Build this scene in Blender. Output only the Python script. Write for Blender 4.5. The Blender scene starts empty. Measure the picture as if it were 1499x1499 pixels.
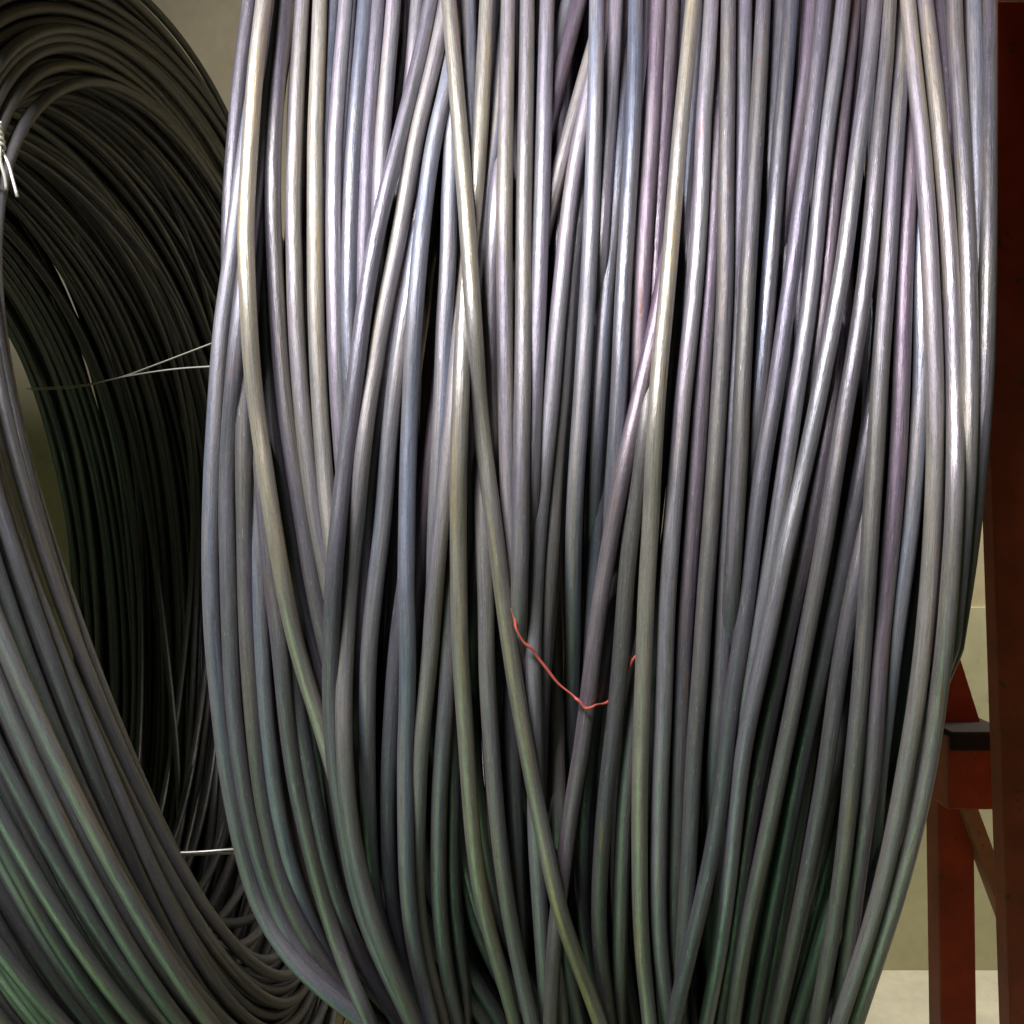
import bpy, math, random
import numpy as np

random.seed(7)
rng = np.random.default_rng(11)
S = bpy.context.scene
COL = S.collection
PI = math.pi

# ------------------------------------------------------------------ camera, light
H = 0.90                       # lens height above the floor
F, CX = 1300.0, 749.5          # focal length and centre, in photograph pixels
cam = bpy.data.cameras.new('camera')
cam.sensor_width = 36.0
cam.lens = 36.0 * F / 1499.0
cam.clip_start = 0.02
cam.clip_end = 60.0
co = bpy.data.objects.new('camera', cam)
co.location = (0, 0, H)
co.rotation_euler = (PI / 2, 0, 0)
COL.objects.link(co)
S.camera = co

w = bpy.data.worlds.new('World')
S.world = w
w.use_nodes = True
bg = w.node_tree.nodes['Background']
bg.inputs[0].default_value = (0.62, 0.78, 0.48, 1)     # dim greenish light of the hall
bg.inputs[1].default_value = 0.055


def area(name, loc, target, sx, sy, power, color, spread=180):
    l = bpy.data.lights.new(name, 'AREA')
    l.shape = 'RECTANGLE'
    l.size, l.size_y, l.energy, l.color = sx, sy, power, color
    l.spread = math.radians(spread)
    o = bpy.data.objects.new(name, l)
    o.location = loc
    d = np.array(target, float) - np.array(loc, float)
    import mathutils
    o.rotation_euler = mathutils.Vector(d).to_track_quat('-Z', 'Y').to_euler()
    COL.objects.link(o)
    return o


# fluorescent ceiling fitting above and behind the photographer
area('ceiling_tube_light', (-0.33, -0.15, H + 0.62), (-0.10, 0.40, H + 0.43), 0.40, 0.16, 12.8, (0.945, 0.92, 1.0), 130)
# added low lamp, no fitting there, tinting the lower wires green
area('low_green_fill', (-0.36, -0.10, H - 0.72), (-0.10, 0.40, H - 0.25), 0.30, 0.7, 1.25, (0.44, 1.0, 0.46))
# added fill lamp farther in, brightening the wall and floor behind
area('hall_fill_light', (1.15, 1.30, H + 0.85), (0.85, 1.55, 0.0), 0.9, 0.15, 9.0, (1.0, 0.96, 0.86), 110)

S.view_settings.view_transform = 'Standard'
S.view_settings.look = 'None'
S.view_settings.exposure = 0.0
S.view_settings.gamma = 1.0
S.render.resolution_x = S.render.resolution_y = 1024


# ------------------------------------------------------------------ node helpers
def mat(name):
    m = bpy.data.materials.new(name)
    m.use_nodes = True
    nt = m.node_tree
    return m, nt, nt.nodes['Principled BSDF']


def node(nt, t, **kw):
    n = nt.nodes.new(t)
    for k, v in kw.items():
        setattr(n, k, v)
    return n


def ramp(nt, fac, stops, interp='LINEAR'):
    n = node(nt, 'ShaderNodeValToRGB')
    n.color_ramp.interpolation = interp
    e = n.color_ramp.elements
    while len(e) < len(stops):
        e.new(0.5)
    for i, (p, c) in enumerate(stops):
        e[i].position = p
        e[i].color = (*c, 1) if len(c) == 3 else c
    nt.links.new(fac, n.inputs[0])
    return n.outputs[0]


def mix(nt, fac, a, b, mode='MIX'):
    n = node(nt, 'ShaderNodeMix', data_type='RGBA', blend_type=mode)
    for sock, v in ((n.inputs[0], fac), (n.inputs[6], a), (n.inputs[7], b)):
        if hasattr(v, 'links'):
            nt.links.new(v, sock)
        elif isinstance(v, (int, float)):
            sock.default_value = v
        else:
            sock.default_value = (*v, 1)
    return n.outputs[2]


def noise(nt, vec, scale, detail=3.0, rough=0.5, vscale=None):
    if vscale:
        mp = node(nt, 'ShaderNodeMapping')
        mp.inputs['Scale'].default_value = vscale
        nt.links.new(vec, mp.inputs[0])
        vec = mp.outputs[0]
    n = node(nt, 'ShaderNodeTexNoise')
    n.inputs['Scale'].default_value = scale
    n.inputs['Detail'].default_value = detail
    n.inputs['Roughness'].default_value = rough
    nt.links.new(vec, n.inputs['Vector'])
    return n.outputs[0]


def wire_material(name, base, alt, straw, rough, metal, straw_amt=0.5):
    """drawn steel wire with an annealing film: tints drift along the length"""
    m, nt, b = mat(name)
    uv = node(nt, 'ShaderNodeUVMap')
    oi = node(nt, 'ShaderNodeObjectInfo')
    cmb = node(nt, 'ShaderNodeCombineXYZ')
    mul = node(nt, 'ShaderNodeMath', operation='MULTIPLY')
    mul.inputs[1].default_value = 57.0
    nt.links.new(oi.outputs['Random'], mul.inputs[0])
    nt.links.new(mul.outputs[0], cmb.inputs[0])
    nt.links.new(mul.outputs[0], cmb.inputs[2])
    add = node(nt, 'ShaderNodeVectorMath', operation='ADD')
    nt.links.new(uv.outputs[0], add.inputs[0])
    nt.links.new(cmb.outputs[0], add.inputs[1])
    v = add.outputs[0]
    slow = noise(nt, v, 10.0, 3, 0.55, (1, 0.25, 1))
    slow2 = noise(nt, v, 12.0, 2, 0.5, (1.0, 0.3, 2.3))
    streak = noise(nt, v, 30.0, 4, 0.65, (1.1, 1.3, 1))
    fine = noise(nt, v, 160.0, 3, 0.7, (1.0, 0.35, 1))
    c = mix(nt, ramp(nt, slow, [(0.40, (0, 0, 0)), (0.62, (1, 1, 1))]), base, alt)
    sf = ramp(nt, slow2, [(0.55, (0, 0, 0)), (0.74, (straw_amt,) * 3)])
    c = mix(nt, sf, c, straw)
    # per-wire darker or lighter film
    tone = ramp(nt, oi.outputs['Random'], [(0.0, (0.58, 0.58, 0.60)), (0.5, (1, 1, 1)), (1.0, (1.32, 1.29, 1.24))])
    c = mix(nt, 1.0, c, tone, 'MULTIPLY')
    st = ramp(nt, streak, [(0.28, (0.72, 0.72, 0.73)), (0.55, (0.97, 0.97, 0.97)), (0.78, (1.18, 1.16, 1.12))])
    c = mix(nt, 0.8, c, st, 'MULTIPLY')
    line = noise(nt, v, 55.0, 3, 0.75, (0.16, 1.0, 1))
    c = mix(nt, 0.18, c, ramp(nt, line, [(0.32, (0.62, 0.62, 0.62)), (0.52, (1, 1, 1)), (0.70, (1.18, 1.17, 1.15))]), 'MULTIPLY')
    grain = noise(nt, v, 700.0, 3, 0.85, (1.0, 0.045, 1))
    c = mix(nt, 0.45, c, ramp(nt, grain, [(0.3, (0.66, 0.66, 0.66)), (0.7, (1.24, 1.24, 1.24))]), 'MULTIPLY')
    blot = noise(nt, v, 75.0, 4, 0.7, (1.0, 0.16, 1))
    c = mix(nt, 0.45, c, ramp(nt, blot, [(0.30, (0.55, 0.54, 0.55)), (0.50, (1, 1, 1)), (0.72, (1.22, 1.18, 1.08))]), 'MULTIPLY')
    # pale scuffs and the odd fleck of rust
    sc = ramp(nt, fine, [(0.655, (0, 0, 0)), (0.70, (0.65,) * 3)])
    c = mix(nt, sc, c, (0.58, 0.56, 0.50))
    rust = ramp(nt, noise(nt, v, 26.0, 2, 0.5, (1.0, 0.5, 7.7)), [(0.72, (0, 0, 0)), (0.77, (0.8,) * 3)])
    c = mix(nt, rust, c, (0.30, 0.13, 0.04))
    nt.links.new(c, b.inputs['Base Color'])
    b.inputs['Metallic'].default_value = metal
    rr = node(nt, 'ShaderNodeMapRange')
    rr.inputs['From Min'].default_value = 0.3
    rr.inputs['From Max'].default_value = 0.7
    rr.inputs['To Min'].default_value = rough - 0.07
    rr.inputs['To Max'].default_value = rough + 0.12
    nt.links.new(streak, rr.inputs[0])
    # some strands are burnished, some dull; dull patches along the length too
    hsh = node(nt, 'ShaderNodeMath', operation='MULTIPLY_ADD')
    hsh.inputs[1].default_value = 91.7
    hsh.inputs[2].default_value = 0.3
    nt.links.new(oi.outputs['Random'], hsh.inputs[0])
    fr = node(nt, 'ShaderNodeMath', operation='FRACT')
    nt.links.new(hsh.outputs[0], fr.inputs[0])
    ma = node(nt, 'ShaderNodeMath', operation='MULTIPLY_ADD')
    ma.inputs[1].default_value = 0.20
    nt.links.new(fr.outputs[0], ma.inputs[0])
    nt.links.new(rr.outputs[0], ma.inputs[2])
    mb = node(nt, 'ShaderNodeMath', operation='MULTIPLY_ADD')
    mb.inputs[1].default_value = 0.22
    nt.links.new(slow2, mb.inputs[0])
    nt.links.new(ma.outputs[0], mb.inputs[2])
    mc = node(nt, 'ShaderNodeMath', operation='SUBTRACT')
    mc.inputs[1].default_value = 0.20
    nt.links.new(mb.outputs[0], mc.inputs[0])
    nt.links.new(mc.outputs[0], b.inputs['Roughness'])
    bump = node(nt, 'ShaderNodeBump')
    bump.inputs['Strength'].default_value = 0.10
    bump.inputs['Distance'].default_value = 0.0006
    nt.links.new(line, bump.inputs['Height'])
    b2 = node(nt, 'ShaderNodeBump')
    b2.inputs['Strength'].default_value = 0.35
    b2.inputs['Distance'].default_value = 0.0009
    nt.links.new(blot, b2.inputs['Height'])
    nt.links.new(bump.outputs[0], b2.inputs['Normal'])
    nt.links.new(b2.outputs[0], b.inputs['Normal'])
    return m


M = {
    'b': wire_material('steel_blue_grey', (0.20, 0.22, 0.275), (0.25, 0.235, 0.24), (0.32, 0.28, 0.22), 0.42, 0.55, 0.4),
    'l': wire_material('steel_lavender', (0.245, 0.22, 0.265), (0.225, 0.225, 0.235), (0.33, 0.28, 0.22), 0.43, 0.55, 0.4),
    'y': wire_material('steel_straw', (0.33, 0.305, 0.24), (0.275, 0.262, 0.24), (0.48, 0.38, 0.20), 0.43, 0.50, 0.85),
    'g': wire_material('steel_grey', (0.25, 0.235, 0.205), (0.225, 0.205, 0.235), (0.35, 0.29, 0.20), 0.43, 0.54, 0.5),
    'p': wire_material('steel_purple', (0.17, 0.13, 0.17), (0.225, 0.195, 0.21), (0.29, 0.23, 0.18), 0.40, 0.58, 0.35),
    'k': wire_material('steel_dark', (0.11, 0.105, 0.125), (0.14, 0.13, 0.145), (0.19, 0.16, 0.12), 0.40, 0.58, 0.3),
    'n': wire_material('steel_left_coil', (0.27, 0.268, 0.26), (0.225, 0.226, 0.235), (0.38, 0.32, 0.21), 0.39, 0.54, 0.5),
}


def plain(name, col, rough=0.6, metal=0.0, var=0.15, scale=14.0, bump=0.15, spec=0.5, chip=None):
    m, nt, b = mat(name)
    tc = node(nt, 'ShaderNodeTexCoord')
    n1 = noise(nt, tc.outputs['Object'], scale, 5, 0.6)
    n2 = noise(nt, tc.outputs['Object'], scale * 9, 3, 0.6)
    lo = tuple(x * (1 - var) for x in col)
    hi = tuple(min(1, x * (1 + var)) for x in col)
    c = ramp(nt, n1, [(0.3, lo), (0.7, hi)])
    c = mix(nt, 0.5, c, ramp(nt, n2, [(0.35, (0.85,) * 3), (0.6, (1, 1, 1))]), 'MULTIPLY')
    if chip:
        n3 = noise(nt, tc.outputs['Object'], scale * 2.3, 6, 0.7)
        c = mix(nt, ramp(nt, n3, [(0.63, (0, 0, 0)), (0.67, (0.9,) * 3)]), c, chip)
    nt.links.new(c, b.inputs['Base Color'])
    b.inputs['Roughness'].default_value = rough
    b.inputs['Metallic'].default_value = metal
    b.inputs['Specular IOR Level'].default_value = spec
    if bump:
        bp = node(nt, 'ShaderNodeBump')
        bp.inputs['Strength'].default_value = bump
        bp.inputs['Distance'].default_value = 0.002
        nt.links.new(n2, bp.inputs['Height'])
        nt.links.new(bp.outputs[0], b.inputs['Normal'])
    return m


M['wall'] = plain('wall_paint', (0.52, 0.44, 0.28), 0.85, var=0.12, scale=4, chip=(0.42, 0.36, 0.22))
M['dado'] = plain('wall_dado_paint', (0.50, 0.465, 0.29), 0.8, var=0.14, scale=4, chip=(0.43, 0.395, 0.24))
M['floor'] = plain('floor_screed', (0.66, 0.61, 0.47), 0.7, var=0.14, scale=6, chip=(0.50, 0.45, 0.33))
M['red'] = plain('red_oxide_paint', (0.36, 0.055, 0.018), 0.45, var=0.3, scale=18, chip=(0.12, 0.045, 0.025))
M['redbrown'] = plain('red_brown_primer', (0.34, 0.17, 0.085), 0.6, var=0.2, scale=20, chip=(0.09, 0.05, 0.03))
M['beam_shade'] = plain('dark_beam_shade', (0.018, 0.010, 0.007), 0.9, var=0.3, scale=40)  # near-black colour standing in for shading on the rack beam
M['wood'] = plain('platform_plywood', (0.30, 0.25, 0.13), 0.75, var=0.2, scale=9)
M['thread'] = plain('red_plastic', (0.55, 0.10, 0.075), 0.5, var=0.12, scale=60, bump=0.1)
M['tie'] = plain('bright_tie_wire', (0.72, 0.70, 0.58), 0.33, 0.5, var=0.1, scale=60, bump=0)
M['strawtie'] = plain('pale_offcut', (0.50, 0.45, 0.27), 0.45, 0.3, var=0.15, scale=60, bump=0)


# ------------------------------------------------------------------ mesh helpers
def W(p):
    """scene coordinates used below have their zero at lens height"""
    p = np.asarray(p, float).copy()
    p[..., 2] += H
    return p


def px(x, y, Y):
    return np.array([(x - CX) / F * Y, Y, -(y - CX) / F * Y])


def mesh_obj(name, verts, faces, material, parent=None, uv=None, smooth=True):
    me = bpy.data.meshes.new(name)
    me.from_pydata(verts, [], faces) if not isinstance(faces, np.ndarray) else None
    if isinstance(faces, np.ndarray):
        n, k = faces.shape
        me.vertices.add(len(verts))
        me.vertices.foreach_set('co', np.asarray(verts, np.float32).ravel())
        me.loops.add(n * k)
        me.loops.foreach_set('vertex_index', faces.astype(np.int32).ravel())
        me.polygons.add(n)
        me.polygons.foreach_set('loop_start', np.arange(0, n * k, k, dtype=np.int32))
        me.update(calc_edges=True)
    if uv is not None:
        l = me.uv_layers.new(name='UVMap')
        l.data.foreach_set('uv', np.asarray(uv, np.float32).ravel())
    if smooth:
        me.polygons.foreach_set('use_smooth', np.ones(len(me.polygons), bool))
    me.validate()
    me.materials.append(material)
    o = bpy.data.objects.new(name, me)
    COL.objects.link(o)
    if parent is not None:
        o.parent = parent
    return o


def tube(name, pts, r, material, parent=None, closed=False, sides=10, origin=(0, 0, 0), ref=None):
    """round wire along pts (n,3); ref = per-point side vectors for the frame"""
    P = np.asarray(pts, float)
    n = len(P)
    if closed:
        T = np.roll(P, -1, 0) - np.roll(P, 1, 0)
    else:
        T = np.gradient(P, axis=0)
    T /= np.linalg.norm(T, axis=1)[:, None]
    if ref is None:
        N = np.zeros_like(P)
        v = np.cross(T[0], [0.3, 0.2, 0.9])
        for i in range(n):
            v = v - T[i] * v.dot(T[i])
            v /= np.linalg.norm(v)
            N[i] = v
    else:
        N = ref - T * (ref * T).sum(1)[:, None]
        N /= np.linalg.norm(N, axis=1)[:, None]
    B = np.cross(T, N)
    rr = np.broadcast_to(np.asarray(r, float), (n,))
    a = np.arange(sides) / sides * 2 * PI
    V = (P[:, None] + rr[:, None, None] * (np.cos(a)[None, :, None] * N[:, None] + np.sin(a)[None, :, None] * B[:, None]))
    V = V.reshape(-1, 3)
    m = n if closed else n - 1
    i = np.arange(m)[:, None]
    j = np.arange(sides)[None]
    i2, j2 = (i + 1) % n, (j + 1) % sides
    Fc = np.stack([i * sides + j, i2 * sides + j, i2 * sides + j2, i * sides + j2], -1).reshape(-1, 4)
    seg = np.linalg.norm(np.diff(np.vstack([P, P[:1]]), axis=0), axis=1)
    L = np.concatenate([[0], np.cumsum(seg)])
    z = np.zeros((m, sides))
    u0, u1 = L[i] + z, L[i + 1] + z
    v0, v1 = j / sides + z, (j + 1) / sides + z
    UV = np.stack([np.stack([u0, v0], -1), np.stack([u1, v0], -1), np.stack([u1, v1], -1), np.stack([u0, v1], -1)], 2).reshape(-1, 2)
    if not closed:                       # round off both cut ends
        V = np.vstack([V, P[0] - T[0] * rr[0] * 0.35, P[-1] + T[-1] * rr[-1] * 0.35])
        a0, a1 = len(V) - 2, len(V) - 1
        jj = np.arange(sides)
        c0 = np.stack([np.full(sides, a0), jj, (jj + 1) % sides, (jj + 1) % sides], -1)
        c1 = np.stack([np.full(sides, a1), (n - 1) * sides + (jj + 1) % sides, (n - 1) * sides + jj, (n - 1) * sides + jj], -1)
        fl = [tuple(q) for q in Fc] + [tuple(q[:3]) for q in c0] + [tuple(q[:3]) for q in c1]
        UV = np.vstack([UV, np.zeros((sides * 6, 2))])
        return mesh_obj(name, [tuple(q) for q in W(V) - np.asarray(origin)], fl, material, parent, UV)
    return mesh_obj(name, W(V) - np.asarray(origin), Fc, material, parent, UV)


def smooth_path(pts, n=80):
    """Catmull-Rom through points"""
    P = np.asarray(pts, float)
    P = np.vstack([2 * P[0] - P[1], P, 2 * P[-1] - P[-2]])
    out = []
    k = len(P) - 3
    for t in np.linspace(0, k - 1e-6, n):
        i = int(t)
        f = t - i
        a, b, c, d = P[i:i + 4]
        out.append(0.5 * (2 * b + (c - a) * f + (2 * a - 5 * b + 4 * c - d) * f * f + (3 * b - a - 3 * c + d) * f ** 3))
    return np.array(out)


def gauss(a, s):
    k = int(3 * s) + 1
    g = np.exp(-0.5 * (np.arange(-k, k + 1) / s) ** 2)
    g /= g.sum()
    pad = np.concatenate([2 * a[0] - a[k:0:-1], a, 2 * a[-1] - a[-2:-k - 2:-1]])
    return np.convolve(pad, g, 'valid')


def thing(name, loc, label, cat, group=None):
    o = bpy.data.objects.new(name, None)
    o.empty_display_size = 0.05
    o.location = loc
    COL.objects.link(o)
    tag(o, label, cat, group)
    return o


def tag(o, label=None, cat=None, group=None, kind=None):
    if label:
        o['label'] = label
    if cat:
        o['category'] = cat
    if group:
        o['group'] = group
    if kind:
        o['kind'] = kind
    return o


def box(name, x0, x1, y0, y1, z0, z1, material, parent=None, origin=(0, 0, 0), bev=0.002, shear=(0, 0)):
    """bevelled box; shear moves the top by (dx, dy) to lean it"""
    import bmesh
    bm = bmesh.new()
    vs = []
    for z, s in ((z0, 0), (z1, 1)):
        for x, y in ((x0, y0), (x1, y0), (x1, y1), (x0, y1)):
            vs.append(bm.verts.new((x + shear[0] * s - origin[0], y + shear[1] * s - origin[1], z + H - origin[2])))
    for f in ((3, 2, 1, 0), (4, 5, 6, 7), (0, 1, 5, 4), (1, 2, 6, 5), (2, 3, 7, 6), (3, 0, 4, 7)):
        bm.faces.new([vs[i] for i in f])
    if bev:
        bmesh.ops.bevel(bm, geom=bm.edges[:], offset=bev, segments=2, affect='EDGES', profile=0.6)
    me = bpy.data.meshes.new(name)
    bm.to_mesh(me)
    bm.free()
    me.materials.append(material)
    o = bpy.data.objects.new(name, me)
    COL.objects.link(o)
    if parent is not None:
        o.parent = parent
    return o


# ------------------------------------------------------------------ setting
YW = 1.75
tag(box('floor', -4, 4, 0.30, YW, -H - 0.1, -H, M['floor'], bev=0), kind='structure')
wl = tag(box('wall', -4, 4, YW, YW + 0.15, -H, 2.2, M['wall'], bev=0), kind='structure')
box('dado', -4, 4, YW - 0.006, YW - 0.0005, -H + 0.0, -0.187, M['dado'], wl, bev=0.001)

# ------------------------------------------------------------------ the big coil in front
R0, YC = 0.50, 0.833           # outer winding radius, distance of its axis
D = 0.00645                    # wire diameter
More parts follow.
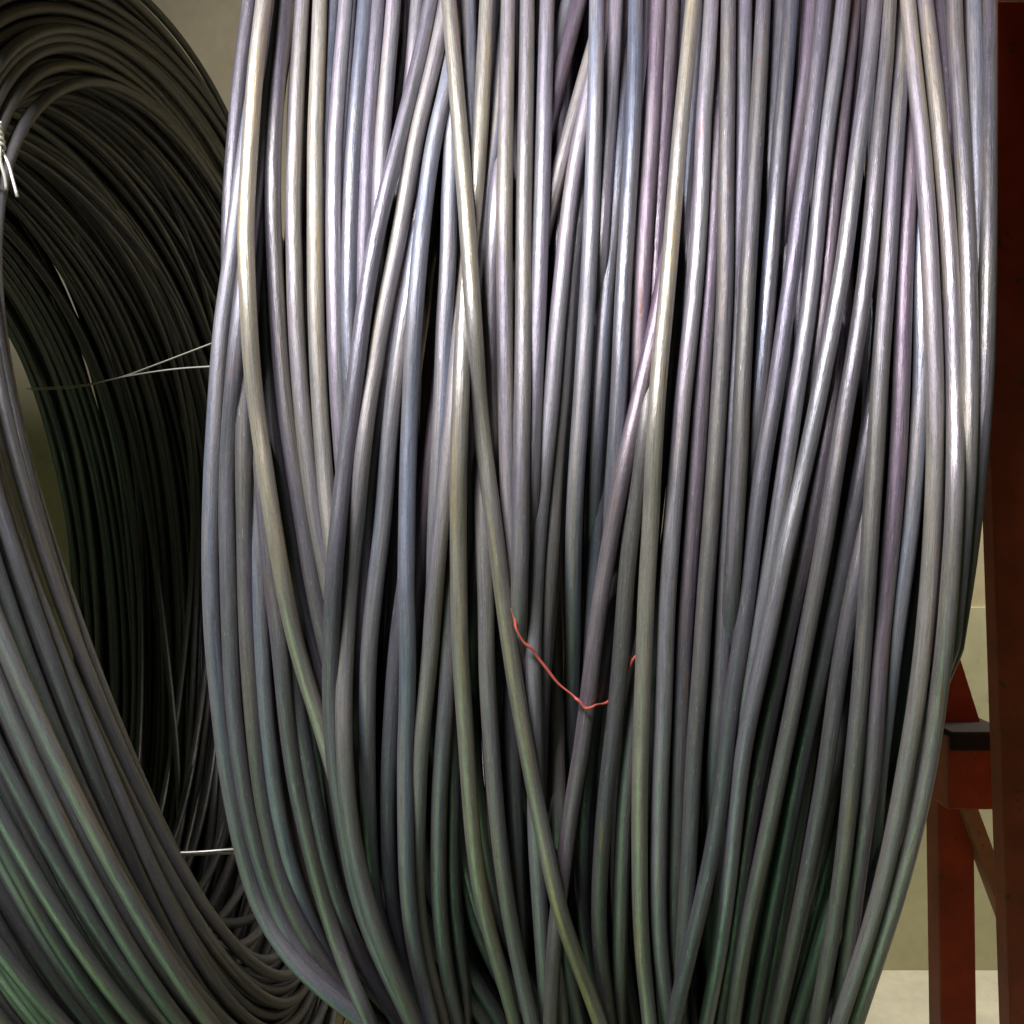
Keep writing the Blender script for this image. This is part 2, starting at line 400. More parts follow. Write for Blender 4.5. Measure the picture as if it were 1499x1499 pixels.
# traced turns: (stacking order, base height in diameters, film, [(y, x) along the front])
TR = [
 (1, -1.2, 'k', [(0,366),(100,352),(200,343),(300,336),(400,335),(520,340)]),
 (1.6, -.3, 'b', [(0,390),(100,378),(200,362),(307,346),(400,337),(470,325),(570,318),(670,310),(770,307),(850,308),(940,311),(1040,321),(1099,327),(1179,341),(1259,359),(1326,378),(1379,405),(1419,431),(1446,461),(1465,490),(1499,540)]),
 (1.5, -.3, 'l', [(0,400),(200,380),(400,358),(470,348),(570,341),(670,334),(770,331),(940,337),(1040,343),(1099,349),(1179,359),(1259,378),(1312,397),(1366,418),(1411,445),(1443,477),(1480,520),(1499,545)]),
 (1.4, -.4, 'g', [(0,410),(300,380),(570,358),(670,357),(770,359),(850,359),(940,361),(1040,368),(1099,374),(1179,383),(1259,399),(1326,423),(1387,455),(1433,488),(1499,540)]),
 (1.3, -.5, 'b', [(400,365),(600,369),(700,374),(770,377),(850,380),(940,383),(1040,390),(1099,395),(1179,405),(1259,421),(1326,442),(1393,471),(1433,490),(1499,530)]),
 (2.0, -.3, 'g', [(700,385),(847,398),(900,405),(940,410),(1020,415),(1099,423),(1166,434),(1227,450),(1299,466),(1366,488),(1433,512),(1499,546)]),
 (1.2, -.6, 'k', [(850,410),(960,425),(1040,435),(1099,447),(1200,465),(1299,487),(1366,512),(1433,545),(1499,590)]),
 (3, 0, 'y', [(0,387),(100,373),(200,367),(300,361),(400,362),(470,364),(570,371),(650,383),(770,400),(847,413),(940,431),(1020,456),(1073,474),(1140,492),(1250,525)]),
 (1, -.9, 'k', [(300,385),(400,379),(500,388),(600,395),(700,410),(770,421),(840,433),(911,447),(988,471),(1050,487)]),
 (2, 0, 'g', [(0,418),(100,409),(200,402),(300,399),(400,402),(500,407),(570,413),(670,427),(770,445),(847,456),(927,474),(1000,492)]),
 (2, 0, 'g', [(0,443),(100,436),(200,431),(300,428),(400,430),(500,434),(570,439),(670,449),(770,463),(840,478),(900,490)]),
 (2, 0, 'y', [(0,469),(200,462),(400,461),(500,463),(570,466),(670,473),(770,482),(830,492)]),
 (1, -.8, 'b', [(0,487),(100,481),(200,476),(400,470)]),
 (2, 0, 'l', [(0,507),(100,498),(200,490),(300,488),(400,489),(500,491),(570,494),(640,499),(720,506)]),
 (2, 0, 'b', [(0,534),(100,526),(200,517),(300,513),(400,511),(480,510),(560,512),(700,525)]),
 (1.8, -.2, 'l', [(0,554),(200,538),(400,530),(500,532)]),
 (1.7, -.1, 'l', [(0,577),(100,569),(200,561),(300,556),(400,552)]),
 (1, -1.2, 'l', [(0,612),(100,604),(200,592),(300,577)]),
 (3.4, .2, 'l', [(0,632),(60,621),(100,612),(150,598),(200,585),(270,568),(330,552),(400,541),(470,530),(570,518),(670,504),(770,495),(850,488),(940,484),(1020,482),(1099,486),(1166,496),(1246,510),(1299,518),(1340,530),(1380,547),(1420,565),(1499,606)]),
 (3.5, .2, 'g', [(0,655),(60,643),(130,626),(200,608),(270,595),(330,586),(400,572),(470,558),(570,541),(670,530),(770,521),(850,512),(940,506),(1020,501),(1099,502),(1180,508),(1250,520),(1320,538),(1400,566),(1499,609)]),
 (1.1, -.6, 'p', [(200,640),(330,606),(400,589),(470,574),(570,560),(670,547),(770,537),(940,526),(1140,522)]),
 (2.2, 0, 'b', [(400,605),(470,590),(570,577),(640,569),(700,564),(770,560),(840,551),(940,541),(1020,538),(1099,537),(1206,539),(1299,544),(1352,554),(1406,570),(1499,610)]),
 (3.0, .1, 'b', [(130,655),(200,634),(270,626),(330,618),(400,612),(470,605),(570,601),(670,597),(770,596),(850,596),(940,598),(1020,598),(1099,593),(1299,594),(1400,606),(1499,634)]),
 (.9, -1.3, 'p', [(500,652),(690,628),(770,618),(850,611),(940,605)]),
 (2.0, -.2, 'l', [(850,590),(900,584),(940,579),(1020,574),(1099,570),(1206,569),(1312,573),(1393,586),(1459,602),(1499,613)]),
 (2, -.1, 'b', [(150,662),(260,660),(330,658),(400,656),(470,650),(570,648),(640,644),(700,641),(770,638),(850,636)]),
 (2.4, 0, 'g', [(500,672),(610,661),(690,654),(740,648),(833,640),(953,632),(1060,618),(1099,614),(1232,610),(1312,608),(1393,618),(1472,642),(1499,650)]),
 (1.6, -.3, 'g', [(780,668),(850,660),(953,657),(1040,652),(1099,648),(1232,642),(1339,642),(1446,656),(1499,672)]),
 (.9, -1.1, 'k', [(1000,668),(1099,664),(1299,661),(1450,680)]),
 (3.2, .0, 'y', [(0,712),(100,708),(200,703),(300,695),(370,688),(430,682),(480,679),(570,675),(670,671),(770,670),(873,672),(953,673),(1007,677),(1099,684),(1206,691),(1286,699),(1353,712),(1419,731),(1499,755)]),
 (5, .3, 'y', [(0,657),(60,662),(120,667),(200,673),(300,681),(400,688),(470,694),(570,701),(640,707),(740,720),(833,731),(913,741),(993,752),(1060,763),(1140,778),(1206,792),(1272,805),(1339,821),(1393,840),(1446,861),(1499,880)]),
 (1.1, -.7, 'b', [(0,685),(100,687),(200,690),(300,692)]),
 (1, -.9, 'b', [(100,735),(213,725),(307,709),(387,701),(500,690),(640,684),(760,688)]),
 (1, -1.0, 'l', [(300,728),(400,718),(500,718),(600,721),(700,716),(800,700)]),
 (2.6, 0, 'g', [(767,707),(873,712),(980,712),(1087,720),(1140,723),(1206,728),(1286,736),(1353,747),(1419,760),(1499,779)]),
 (2, 0, 'g', [(0,744),(100,742),(200,740),(300,737),(400,738),(500,740),(600,742),(700,743),(770,745),(820,751),(900,760)]),
 (2, 0, 'g', [(0,772),(200,769),(300,767),(400,766),(500,766),(600,765),(770,762),(870,760)]),
 (1.9, -.1, 'l', [(0,801),(100,798),(200,796),(300,793),(400,790),(500,786),(600,781),(700,778)]),
 (1.2, -.9, 'g', [(30,880),(100,860),(160,843),(213,829),(280,811),(340,795),(420,780)]),
 (.8, -1.6, 'b', [(0,832),(27,825),(60,815),(130,803)]),
 (.8, -1.4, 'p', [(0,850),(61,833),(128,815),(200,800)]),
 (1.6, -.5, 'l', [(100,872),(187,853),(267,838),(347,828),(400,823),(470,815),(570,808),(670,797),(770,788),(846,785),(953,781),(1060,783),(1140,784),(1206,782),(1312,788),(1393,793),(1499,800)]),
 (1.0, -1.2, 'k', [(1099,749),(1206,755),(1286,757),(1400,765)]),
 (1.1, -1.0, 'g', [(300,850),(380,838),(470,831),(570,825),(670,814),(770,808),(846,803),(953,796),(1060,790)]),
 (2.0, -.3, 'b', [(0,874),(100,872),(200,869),(300,866),(400,862),(500,856),(570,853),(670,846),(700,844)]),
 (1.4, -.8, 'l', [(0,902),(200,891),(300,883),(350,880)]),
 (1.2, -1.0, 'b', [(200,909),(250,905),(330,898),(400,889),(500,881),(570,877),(640,873)]),
 (2.0, -.2, 'b', [(0,931),(100,929),(200,925),(300,920),(400,915),(500,909),(570,906),(670,900),(700,898)]),
 (1.3, -.8, 'p', [(0,964),(100,960),(200,955),(300,947),(400,940),(500,935),(600,930)]),
 (1.2, -1.1, 'p', [(0,984),(200,971),(300,964),(400,959),(480,956)]),
 (2.3, -.2, 'p', [(450,965),(520,950),(597,933),(650,920),(730,904),(820,888),(887,877),(967,867),(1033,859),(1113,848),(1179,836),(1259,826),(1366,812),(1499,806)]),
 (1.2, -.9, 'k', [(950,885),(1020,872),(1099,860),(1206,853),(1286,851),(1366,853),(1419,866),(1499,885)]),
 (2.4, 0, 'g', [(640,943),(670,940),(740,929),(833,917),(913,912),(980,907),(1060,899),(1140,890),(1179,885),(1259,880),(1326,876),(1393,877),(1472,888),(1499,893)]),
 (1.4, -.6, 'g', [(1080,925),(1152,917),(1232,912),(1312,908),(1393,908),(1499,910)]),
 (1.0, -.9, 'g', [(1280,818),(1400,820),(1499,826)]),
 (1.0, -.9, 'k', [(1330,820),(1430,834),(1499,850)]),
 (2.8, .2, 'y', [(0,1015),(100,1005),(200,995),(300,987),(400,979),(470,972),(570,963),(670,957),(770,953),(847,947),(940,943),(1033,940),(1099,937),(1232,936),(1339,937),(1419,942),(1499,952)]),
 (2.2, 0, 'l', [(0,1042),(100,1037),(200,1030),(300,1026),(400,1019),(500,1009),(570,1001),(670,993),(770,985),(873,977),(953,974),(1060,971),(1140,966),(1232,964),(1339,963),(1419,969),(1499,981)]),
 (1.4, -.5, 'p', [(200,1052),(400,1040),(500,1031),(570,1026),(670,1021),(770,1015),(873,1008),(980,1000),(1099,995),(1232,990),(1339,987),(1419,991),(1499,1000)]),
 (2.1, 0, 'g', [(0,1067),(200,1064),(400,1062),(500,1057),(570,1053),(670,1048),(770,1041),(873,1032),(980,1026),(1099,1016),(1232,1011),(1312,1005),(1400,1000)]),
 (1.5, -.5, 'l', [(0,1091),(100,1089),(200,1087),(300,1081),(400,1077),(500,1076),(570,1074),(770,1063),(873,1060),(980,1056),(1100,1045)]),
 (2.2, 0, 'g', [(0,1118),(100,1113),(200,1107),(300,1101),(400,1095),(500,1090),(570,1086),(670,1083),(770,1077),(850,1072)]),
 (1, -1.2, 'l', [(0,1141),(100,1136),(200,1128)]),
 (1.6, -.4, 'b', [(0,1159),(100,1151),(200,1143),(300,1135),(400,1127),(500,1119),(570,1111),(660,1102)]),
 (2.7, .1, 'l', [(0,1206),(100,1196),(200,1185),(300,1172),(400,1160),(470,1149),(570,1136),(640,1123),(700,1113),(770,1105),(850,1096),(940,1085),(1033,1068),(1099,1063),(1206,1051),(1299,1032),(1366,1016),(1419,1003),(1499,984)]),
 (1, -1.1, 'p', [(0,1187),(100,1181),(200,1165),(300,1150)]),
 (2.1, 0, 'l', [(0,1235),(100,1224),(200,1209),(300,1199),(400,1190),(500,1177),(570,1166),(670,1152),(770,1137),(850,1124),(940,1106),(1050,1086)]),
 (1.2, -.8, 'p', [(60,1246),(200,1229),(300,1219),(400,1210),(500,1197),(570,1185)]),
 (2.5, .1, 'l', [(0,1281),(100,1272),(200,1257),(300,1245),(400,1234),(500,1216),(570,1201),(640,1187),(700,1173),(770,1157),(850,1140),(940,1121),(1033,1100),(1099,1087),(1200,1077),(1286,1069),(1339,1061),(1406,1052),(1499,1032)]),
 (1.5, -.5, 'p', [(600,1215),(700,1198),(770,1187),(850,1170),(940,1150),(1033,1131),(1099,1114),(1200,1098),(1299,1084),(1406,1070),(1499,1052)]),
 (2.3, 0, 'g', [(0,1302),(100,1296),(200,1286),(300,1277),(400,1267),(500,1254),(570,1243),(670,1227),(770,1211),(850,1196),(940,1178),(1033,1161),(1099,1146),(1200,1126),(1299,1106),(1400,1087),(1499,1073)]),
 (2.0, -.1, 'g', [(120,1318),(200,1311),(300,1304),(400,1299),(500,1292),(570,1287),(670,1282),(770,1275),(850,1270),(940,1263),(1033,1256),(1099,1249),(1200,1241),(1299,1230),(1400,1214),(1499,1195)]),
 (1.5, -.6, 'p', [(250,1333),(400,1323),(500,1321),(570,1319),(670,1315),(770,1307),(850,1299),(940,1289),(1099,1280),(1200,1267),(1299,1253),(1400,1240),(1499,1225)]),
 (1.3, -.8, 'b', [(350,1347),(500,1350),(570,1348),(670,1341),(770,1334),(850,1323),(940,1310),(1033,1299),(1099,1290)]),
 (1, -1.0, 'k', [(600,1275),(700,1258),(770,1246),(850,1230),(940,1211),(1033,1191),(1099,1174),(1200,1154),(1299,1134),(1400,1117),(1499,1100)]),
 (1.6, -.4, 'g', [(800,1262),(880,1247),(940,1235),(1033,1222),(1099,1214),(1200,1196),(1299,1177),(1400,1156),(1499,1134)]),
 (2.6, 0, 'g', [(0,1329),(100,1338),(200,1350),(300,1357),(400,1361),(500,1366),(570,1369),(670,1370),(770,1366),(850,1361),(940,1353),(1033,1341),(1099,1329),(1200,1311),(1299,1291),(1400,1262),(1499,1227)]),
 (2.4, 0, 'g', [(0,1353),(100,1366),(200,1377),(300,1387),(400,1393),(500,1396),(570,1398),(670,1399),(770,1396),(850,1391),(940,1385),(1033,1373),(1099,1364),(1200,1343),(1299,1318),(1400,1285),(1499,1251)]),
 (1, -1.0, 'p', [(0,1374),(150,1386)]),
 (1.9, -.3, 'g', [(0,1398),(100,1404),(200,1409),(300,1413),(400,1417),(570,1420),(700,1416),(850,1405),(940,1394)]),
 (1.4, -.6, 'b', [(0,1425),(100,1427),(200,1428),(400,1430),(570,1430),(700,1423)]),
 (1.7, -.4, 'g', [(0,1449),(200,1447),(400,1446),(570,1443),(670,1434),(770,1424),(850,1413),(950,1396)]),
]
PY = np.arange(-80, 1581, 13.0)


def hit(py, R):
    """depth and polar angle where the sight line of a row meets a winding of radius R"""
    s = -(py - CX) / F
    a, b, c = 1 + s * s, -2 * YC, YC * YC - R * R
    q = np.sqrt(np.maximum(b * b - 4 * a * c, 0))
    Y = (-b - q) / (2 * a)
    return Y, np.arctan2(s * Y, YC - Y)


def extend(ys, xs, damp=110.0):
    """smooth curve through a trace, flattening out past its ends"""
    ys, xs = np.array(ys, float), np.array(xs, float)
    o = np.interp(PY, ys, xs)
    m0 = (xs[min(2, len(xs) - 1)] - xs[0]) / (ys[min(2, len(ys) - 1)] - ys[0])
    m1 = (xs[-1] - xs[max(-3, -len(xs))]) / (ys[-1] - ys[max(-3, -len(ys))])
    lo, hi = PY < ys[0], PY > ys[-1]
    o[lo] = xs[0] - m0 * damp * (1 - np.exp(-(ys[0] - PY[lo]) / damp))
    o[hi] = xs[-1] + m1 * damp * (1 - np.exp(-(PY[hi] - ys[-1]) / damp))
    return gauss(o, 3.2)


Yb, PHb = hit(PY, R0)
EL = extend(*zip(*[(0,372),(150,352),(330,342),(480,330),(600,318),(740,312),(900,314),(1050,326),(1150,341),(1250,368),(1320,398),(1390,448),(1450,505),(1499,560)]))
ER = extend(*zip(*[(0,1448),(200,1446),(500,1438),(650,1428),(750,1416),(880,1396),(970,1380),(1080,1366),(1180,1345),(1260,1322),(1350,1290),(1430,1256),(1499,1222)]))
DP = F * D / Yb                       # wire width in rows' pixels
placed = []
order = sorted(range(len(TR)), key=lambda i: TR[i][0])
for i in order:
    od, base, film, tr = TR[i]
    ys, xs = zip(*tr)
    x = extend(ys, xs)
    wr = np.random.default_rng(300 + i)
    x = x + sum(wr.normal() * a * np.sin(PY / L_ + wr.uniform(0, 6.3)) for a, L_ in ((0.8, 120.0), (0.3, 60.0)))
    kk = wr.uniform(0, 1499)
    x = x + wr.normal() * 1.3 * np.exp(-np.abs(PY - kk) / 90.0)
    b = np.full(len(PY), float(base))
    out = np.where(PY < ys[0], ys[0] - PY, np.where(PY > ys[-1], PY - ys[-1], 0))
    if ys[0] <= 0:
        out[PY < 0] = 0
    if ys[-1] >= 1499:
        out[PY > 1499] = 0
    b -= 4.2 * np.clip(gauss(np.maximum(out, 0.0), 3.0) / 300.0, 0, 1)
    wgt = np.clip(out / 120.0, 0, 1)
    x = x * (1 - wgt) + np.clip(x, EL + 22, ER - 22) * wgt
    live = out < 20
    h = b.copy()
    for (x2, h2, l2) in placed:
        dx = np.abs(x - x2) / DP
        up = h2 + np.sqrt(np.clip(1 - dx * dx, 0, 1)) * 1.0
        ok = (dx < 0.72) & live & l2
        h = np.where(ok, np.maximum(h, up), h)
    h = np.minimum(h, 2.3)
    # let it rise and fall gently, the way a springy wire does
    hm = h.copy()
    for k in range(1, 5):
        hm[k:] = np.maximum(hm[k:], h[:-k] - 0.02 * k * k)
        hm[:-k] = np.maximum(hm[:-k], h[k:] - 0.02 * k * k)
    h = gauss(hm, 4.0)
    placed.append((x, h, live))
hmap = dict(zip(order, placed))

BASE = np.array([0.02, YC, -0.515 + H])
big = thing('wire_coil', BASE, 'large coil of thick grey steel wire filling the middle and right', 'wire coil')
PHBACK = None


def full_turn(name, phi, u, rad, film, seed, nback=64, sides=10):
    """close a front arc into a whole turn round the back"""
    r = np.random.default_rng(seed)
    o = np.argsort(phi)
    phi, u, rad = phi[o], u[o], rad[o]
    a, b = phi[-1], phi[0] + 2 * PI
    t = np.linspace(0, 1, nback + 2)[1:-1]
    ph = a + (b - a) * t
    m1 = np.clip((u[-1] - u[-4]) / (phi[-1] - phi[-4]), -.3, .3)
    m0 = np.clip((u[3] - u[0]) / (phi[3] - phi[0]), -.3, .3)
    Ld = 0.22
    f1 = u[-1] + m1 * Ld * (1 - np.exp(-(ph - a) / Ld))
    f0 = u[0] - m0 * Ld * (1 - np.exp(-(b - ph) / Ld))
    s = t * t * (3 - 2 * t)
    ub = (1 - s) * f1 + s * f0 + 0.012 * np.sin(PI * t) ** 2 * r.normal()
    ub = np.where((t > .1) & (t < .9), np.clip(ub, -.125, .19), ub)
    rb = (1 - s) * rad[-1] + s * rad[0]
    k = np.sin(PI * t) ** 0.7
    rb = rb * (1 - k) + k * (R0 - D * (1.2 + 2.6 * r.random()))
    P_phi = np.concatenate([phi, ph])
    P_u = np.concatenate([u, ub])
    P_r = np.concatenate([rad, rb])
    c, sn = np.cos(P_phi), np.sin(P_phi)
    pts = np.stack([P_u, YC - P_r * c, P_r * sn], 1)
    ref = np.stack([np.zeros_like(c), -c, sn], 1)
    return tube(name, pts, D / 2, M[film], big, True, sides, BASE, ref)


for i, (od, base, film, tr) in enumerate(TR):
    x, h, live = hmap[i]
    R = R0 + h * D
    Y, ph = hit(PY, R)
    u = (x - CX) / F * Y
    full_turn('wire_turn', ph, u, R, film, 100 + i, sides=12)

# buried turns that show only in the gaps
k = 0
HOLES = [(832, 640, 1400, 34), (626, 340, 720, 20), (598, -80, 230, 22), (852, -80, 110, 26), (1246, 560, 1499, 18), (1338, 60, 420, 18), (1096, 650, 1000, 14), (392, 560, 800, 10), (1024, 1050, 1499, 14), (552, 900, 1300, 10)]


def hollow(x, py):
    m = np.zeros(len(py))
    for cx_, y0, y1, w_ in HOLES:
        a = np.clip((py - y0) / 90.0, 0, 1) * np.clip((y1 - py) / 90.0, 0, 1)
        m = np.maximum(m, a * np.exp(-((x - cx_) / w_) ** 4))
    return m


for lay, cnt in ((-1.9, 34), (-3.4, 44), (-4.4, 44), (-5.4, 40)):
    for j in range(cnt):
        s = (j + 0.5 + random.uniform(-.3, .3)) / cnt
        wob = 0.012 * np.sin(PY / 420.0 + random.uniform(0, 6.3)) + 0.006 * np.sin(PY / 170.0 + random.uniform(0, 6.3))
        ss = np.clip(s + wob, 0.005, 0.995)
        x = EL + (ER - EL) * ss
        R = R0 + (lay + random.uniform(-.15, .15)) * D - gauss(hollow(x, PY), 3.0) * 3.6 * D
        Y, ph = hit(PY[::2], R[::2])
        full_turn('wire_turn', ph, (x[::2] - CX) / F * Y, R[::2], random.choice('kgblpk'), 900 + k, nback=56, sides=8)
        k += 1

# ------------------------------------------------------------------ the smaller coil on the left
LP = [-0.213, 0.686, -0.0037, -0.0059, 0.1747, 0.2703, -0.0765, -0.0062, 0.0217, 0.0187, -0.0179, 0.001, -0.0174, 0.0392]


def lring(th, off, dr):
    cx, cy, cz, yaw, lean, wd, a2, b2, a3, b3, _, _, o2, q2 = LP
    n = np.array([math.cos(yaw) * math.cos(lean), math.sin(yaw) * math.cos(lean), math.sin(lean)])
    up = np.array([0, 0, 1.0])
    up = up - n * up.dot(n)
    up /= np.linalg.norm(up)
    hz = np.cross(up, n)
    r = 0.3 * (1 + a2 * np.cos(2 * th) + b2 * np.sin(2 * th) + a3 * np.cos(3 * th) + b3 * np.sin(3 * th)) + dr
    o = off + 0.3 * (o2 * np.cos(2 * th) + q2 * np.sin(2 * th))
    rd = np.cos(th)[:, None] * hz + np.sin(th)[:, None] * up
    return np.array([cx, cy, cz]) + n * o[:, None] + r[:, None] * rd, rd


LB = np.array([-0.32, 0.69, -0.445 + H])
small = thing('wire_coil', LB, 'smaller dark wire coil at the left seen into its hollow inside', 'wire coil')
TH = np.linspace(0, 2 * PI, 145)[:-1]
ND, NW, DL = 9, 36, 0.0066
for a in range(ND):
    for j in range(NW):
        if 2 <= a <= ND - 3 and 10 <= j < NW - 2:
            continue          # wholly buried
        r = np.random.default_rng(5000 + a * 100 + j)
        off = -(j + 0.5 * (a % 2) + 0.3) * 0.0074 + r.normal() * 0.0012
        dr = a * 0.0068 + r.normal() * 0.0006
        o_ = off + 0.0036 * np.sin(TH + r.uniform(0, 6.3)) * r.normal() + 0.0026 * np.sin(2 * TH + r.uniform(0, 6.3)) * r.normal() \
            + 0.004 * np.sin(TH * 2 + j * 0.11) + 0.003 * np.sin(3 * TH - j * 0.07 + a)
        d_ = dr * (1 + 0.95 * np.exp(-((TH - 1.0) / 0.62) ** 2)) + 0.0010 * np.sin(2 * TH + r.uniform(0, 6.3)) * r.normal() + 0.0008 * np.sin(4 * TH + r.uniform(0, 6.3)) * r.normal()
        if a in (0, ND - 1):
            sgn = -1 if a == 0 else 1
            d_ = d_ + sgn * abs(r.normal()) * 0.004 * np.exp(-((TH - r.uniform(0, 6.28)) / 0.5) ** 2)
        P, rd = lring(TH, o_, d_)
        tube('wire_turn', P, DL / 2, M['n'], small, True, 8, LB, rd)
# loose turns: some sag inside at the bottom, some stand off over the top and the near side
for j in range(50):
    r = np.random.default_rng(7000 + j)
    if j < 12:       # sagging into the hollow
        off = -0.004 - 0.011 * j + r.normal() * 0.002
        lift = 0.012 + 0.026 * r.random()
        d_ = -0.008 - lift * np.exp(-((TH - r.uniform(4.35, 5.0)) / r.uniform(.35, .6)) ** 2) - 0.012 * r.random() * np.exp(-((TH - r.uniform(1.6, 2.4)) / .4) ** 2)
        slope = r.normal() * 0.012
    elif j >= 36:    # springing clear over the top
        off = -0.005 - 0.20 * r.random()
        d_ = ND * 0.0068 * (1 + 0.95 * np.exp(-((TH - 1.0) / 0.62) ** 2)) + 0.002 + (0.006 + 0.03 * r.random()) * np.exp(-((TH - r.uniform(0.9, 1.5)) / r.uniform(.5, .8)) ** 2)
        slope = r.normal() * 0.03
    elif j >= 26:    # strays that cross the inner wall
        off = -0.02 - 0.22 * r.random()
        d_ = -0.0075 - 0.006 * r.random() * (1 + np.sin(TH * 2 + r.uniform(0, 6.3)))
        slope = r.normal() * 0.035
    else:            # over the outside
        off = -0.012 - 0.24 * r.random()
        d_ = ND * 0.0068 * (1 + 0.95 * np.exp(-((TH - 1.0) / 0.62) ** 2)) + 0.002 + 0.016 * r.random() * np.exp(-((TH - r.uniform(0.9, 2.2)) / .55) ** 2) + 0.010 * r.random() * np.exp(-((TH - r.uniform(3.2, 4.2)) / .6) ** 2)
        slope = r.normal() * 0.03
    o_ = off + slope * np.sin(TH + r.uniform(0, 6.3))
    o_ = np.clip(o_, -0.285, 0.012)
    P, rd = lring(TH, o_, d_)
    tube('wire_turn', P, DL / 2, M['n'], small, True, 8, LB, rd)

# ------------------------------------------------------------------ tie wires
def strand(name, pts, r, m, parent=None, n=60, sides=8):
    return tube(name, smooth_path(pts, n), r, m, parent, False, sides)


# twisted tie at the near rim, upper left
P, rd = lring(np.array([2.52]), np.array([0.002]), np.array([0.0]))
c0 = P[0]
t = thing('tie_wire', W(c0), 'twisted tie wire with a cut tail at the upper left edge', 'tie wire')
O = W(c0)
g = np.linspace(0, 2 * PI, 40)[:-1]
Pi, _ = lring(np.array([2.52]), np.array([-0.28]), np.array([0.0]))
Po, _ = lring(np.array([2.52]), np.array([-0.28]), np.array([0.07]))
Pr, _ = lring(np.array([2.52]), np.array([0.0]), np.array([0.07]))
ctr = (P[0] + Po[0]) / 2
axw, axr = (P[0] - Pi[0]) / 2, (Pr[0] - P[0]) / 2
sq = lambda v: np.sign(v) * np.abs(v) ** 0.45
loop = ctr + sq(np.cos(g))[:, None] * axw * 1.06 + sq(np.sin(g))[:, None] * axr * 1.25
tube('loop', loop, 0.0009, M['tie'], t, True, 8, O)
k0 = px(9, 205, 0.425)
for s in (0, 1):
    q = []
    for v in np.linspace(0, 1, 26):
        ang = v * 4.6 * PI + s * PI
        q.append(k0 + np.array([0.0016 * math.cos(ang) - 0.001 + 0.002 * v, -0.006 + 0.0016 * math.sin(ang), -0.013 * v + 0.006]))
    end = q[-1]
    tail = [(0.0035, -0.001, -0.006), (0.006, -0.0015, -0.014), (0.0085, -0.002, -0.0225)] if s == 0 else [(0.0, 0, -0.006), (0.0015, .001, -0.013), (0.0018, .002, -0.019)]
    for d in tail:
        q.append(end + np.array(d))
    tube('twist', smooth_path(q, 90), 0.0008, M['tie'], t, False, 8, O)

o = thing('tie_wire', W(px(150, 556, 0.7)), 'thin bright tie strands fanning across the dark hollow of the left coil', 'tie wire')
O = np.array(o.location)
tube('strand', smooth_path([px(45, 571, .72), px(110, 567, .64), px(180, 552, .56), px(250, 541, .50), px(318, 536, .46), px(380, 533, .43)], 50), 0.00048, M['tie'], o, False, 8, O)
tube('strand', smooth_path([px(40, 569, .72), px(115, 564, .635), px(170, 554, .57), px(225, 535, .52), px(312, 502, .462), px(380, 478, .43)], 50), 0.00044, M['tie'], o, False, 8, O)

o = thing('tie_wire', W(px(290, 1247, 0.52)), 'bright double tie wire stretched level between the two coils near the bottom', 'tie wire')
O = np.array(o.location)
tube('strand', smooth_path([px(205, 1252, .462), px(240, 1249, .466), px(290, 1247, .47), px(345, 1243, .475), px(420, 1240, .49)], 40), 0.00062, M['tie'], o, False, 8, O)
tube('strand', smooth_path([px(205, 1255, .464), px(240, 1253, .468), px(290, 1251, .472), px(345, 1248.5, .477), px(420, 1247, .49)], 40), 0.00062, M['tie'], o, False, 8, O)

# ------------------------------------------------------------------ red plastic thread caught in the turns
def onw(x, y, h):
    Y, _ = hit(np.array([float(y)]), R0 + h * D)
    return px(x, y, Y[0])


th_pts = [onw(747, 890, .6), onw(755, 911, .75), onw(757, 926, .9), onw(768, 940, .8), onw(779, 951, .7), onw(792, 968, .55), onw(815, 998, .5), onw(838, 1018, .55),
          onw(846, 1024, .75), onw(853, 1034, .82), onw(863, 1036, .82), onw(874, 1032, .5), onw(890, 1026, -.35), onw(906, 1005, -.75), onw(919, 979, -.15), onw(930, 962, -.1), onw(940, 948, -.5)]
pp = smooth_path(th_pts, 130)
rr = 0.00052 * (1 + 0.28 * np.sin(np.linspace(0, 34, 130)) * np.sin(np.linspace(0, 11, 130)))
pp = pp + 0.00022 * np.stack([np.sin(np.linspace(0, 60, 130)), np.zeros(130), np.cos(np.linspace(0, 47, 130))], 1)
o = tube('plastic_thread', pp, rr, M['thread'], None, False, 8)
tag(o, 'thin red plastic thread caught between the turns of the large coil', 'thread')

# ------------------------------------------------------------------ red steel rack on the right
rk = thing('steel_rack', W(np.array([0.46, 0.72, -H])), 'dark red painted steel rack standing at the right edge', 'rack')
RO = np.array(rk.location)
bx = lambda n, *a, **k: box(n, *a, parent=rk, origin=RO, **k)
# main upright, leaning a touch
bx('post', 0.507, 0.63, 0.880, 0.902, -H, 0.75, M['red'], shear=(-0.055, 0))
# back leg, cross beam, brace and gusset
xl, xr_ = (1378 - CX) / F * 1.0, (1428 - CX) / F * 1.0
bx('leg', xl + 0.004, xr_ + 0.006, 1.0, 1.03, -H, -0.325, M['red'], shear=(-0.008, 0))
bx('beam', xl - 0.012, 0.54, 0.960, 1.05, -0.322, -0.2425, M['red'])
bx('shade_strip', xl - 0.010, 0.538, 0.9565, 1.048, -0.2575, -0.2365, M['beam_shade'])  # dark strip painting in the shading along the beam top
import mathutils


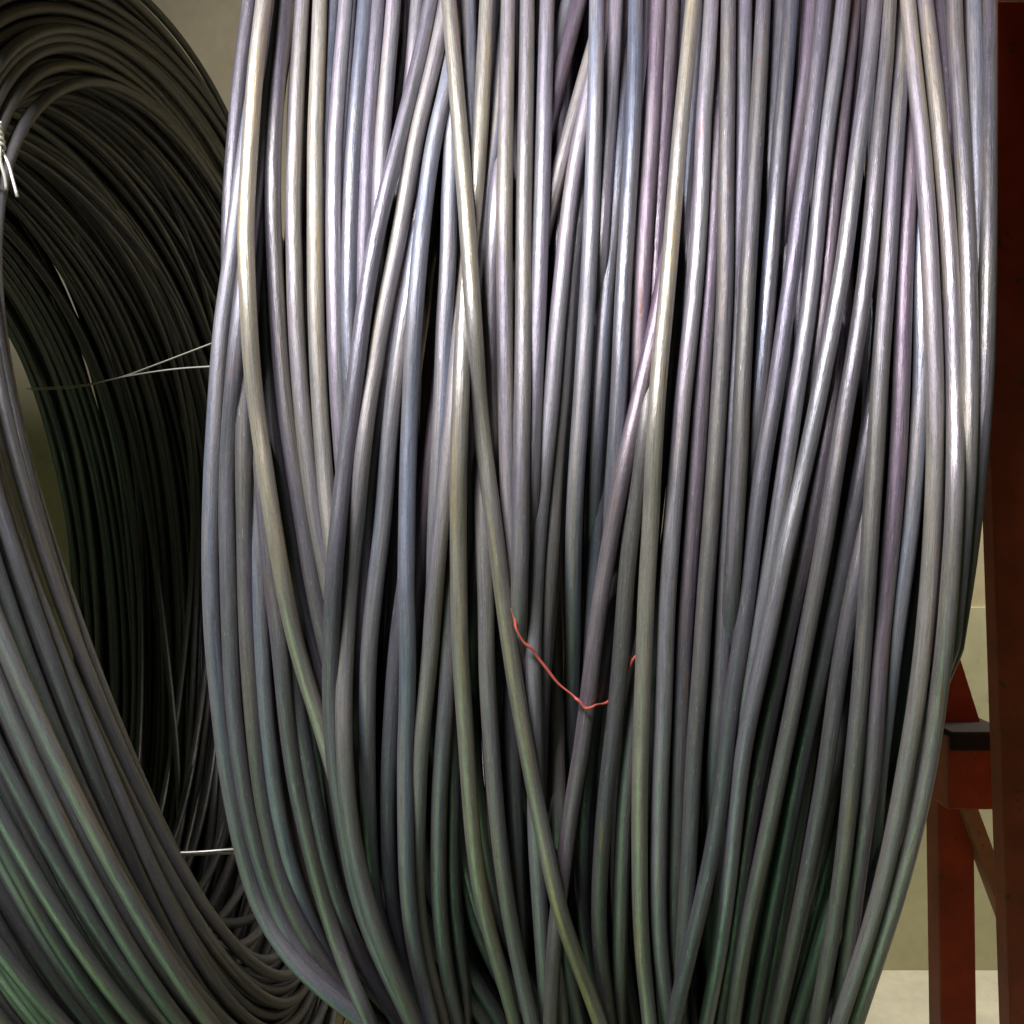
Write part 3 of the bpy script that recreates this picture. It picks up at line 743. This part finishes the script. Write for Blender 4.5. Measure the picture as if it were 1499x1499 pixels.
def bar(name, p, q, wx, wy, material):
    """square bar between two points"""
    p, q = np.array(p), np.array(q)
    T = (q - p) / np.linalg.norm(q - p)
    Yv = np.array([0, 1.0, 0])
    Xv = np.cross(T, Yv)
    Xv /= np.linalg.norm(Xv)
    V = []
    for e in (p, q):
        for sx, sy in ((-1, -1), (1, -1), (1, 1), (-1, 1)):
            V.append(e + Xv * sx * wx / 2 + Yv * sy * wy / 2)
    V = W(np.array(V)) - RO
    return mesh_obj(name, [tuple(v) for v in V], [(3, 2, 1, 0), (4, 5, 6, 7), (0, 1, 5, 4), (1, 2, 6, 5), (2, 3, 7, 6), (3, 0, 4, 7)], material, rk, smooth=False)


bar('brace', px(1409, 1168, 1.0), px(1540, 1520, 1.0), 0.017, 0.02, M['redbrown'])
# gusset above the beam
g0, g1, g2 = px(1398, 940, 1.0), px(1437, 1064, 1.0), px(1340, 1064, 1.0)
V = []
for y in (1.0, 1.012):
    for q in (g0, g1, g2):
        V.append((q[0], y, q[2] * 1.0))
V = W(np.array(V)) - RO
mesh_obj('gusset', [tuple(v) for v in V], [(0, 1, 2), (5, 4, 3), (0, 3, 4, 1), (1, 4, 5, 2), (2, 5, 3, 0)], M['red'], rk, smooth=False)
bx('shade_board_upper', 0.06, 1.1, 0.45, 0.47, 0.345, 0.62, M['red'])  # unseen board added to keep lamp light off the post
bx('shade_board_lower', 0.20, 1.1, 0.452, 0.468, 0.268, 0.3445, M['red'])  # unseen lower board, added to carry that shade further down
bx('shade_board_top', 0.06, 1.1, 0.471, 0.93, 0.56, 0.585, M['red'])  # unseen top board, added for shade on the rack

# ------------------------------------------------------------------ platforms
pf = thing('wooden_platform', W(np.array([0.02, YC, -H])), 'low wooden stand under the large coil', 'stand')
PO = np.array(pf.location)
for j in range(5):
    x0 = -0.105 + j * 0.052
    box('plank', x0, x0 + 0.049, 0.60, 1.07, -0.545, -0.523, M['wood'], pf, PO, 0.002)
for y in (0.62, 1.01):
    box('bearer', -0.105, 0.152, y, y + 0.04, -H, -0.546, M['wood'], pf, PO, 0.002)
pl = thing('wooden_platform', W(np.array([-0.4, 0.7, -H])), 'khaki wooden stand under the left coil, glimpsed at the bottom edge', 'stand')
PO = np.array(pl.location)
for j in range(6):
    y0 = 0.44 + j * 0.093
    box('plank', -0.62, -0.128, y0, y0 + 0.089, -0.477, -0.455, M['wood'], pl, PO, 0.002)
for x in (-0.58, -0.20):
    box('bearer', x, x + 0.05, 0.46, 0.98, -H, -0.4775, M['wood'], pl, PO, 0.002)

box('coil_shade_board', -1.0, -0.13, 0.34, 0.72, 0.435, 0.455, M['wood'], pl, PO, 0.002)  # unseen board added to shade the top of the left coil
box('coil_shade_lip', -1.0, -0.13, 0.338, 0.36, 0.30, 0.4345, M['wood'], pl, PO, 0.002)  # unseen lip added to block more lamp light from the coil
for y in (0.345, 0.59):
    box('upright', -0.99, -0.95, y + 0.02, y + 0.055, -H, 0.4345, M['wood'], pl, PO, 0.002)  # unseen posts added to carry the shading board

# pale offcuts of wire lying on the left stand
def onp(x, y, dz=0.0):
    return px(x, y, (0.4542 - dz) / ((y - CX) / F))


o = tube('wire_offcut', smooth_path([onp(430, 1437), onp(462, 1446), onp(490, 1459), onp(515, 1476), onp(535, 1492, .002)], 40), 0.0008, M['strawtie'], None, False, 8)
tag(o, 'pale thin wire offcut lying on the khaki stand between the coils', 'wire offcut')
o = tube('wire_offcut', smooth_path([onp(508, 1455, .016), onp(511, 1472, .006), onp(507, 1490, .001), onp(500, 1508)], 30), 0.0007, M['strawtie'], None, False, 8)
tag(o, 'short stiff wire offcut sticking up across the longer pale one', 'wire offcut')
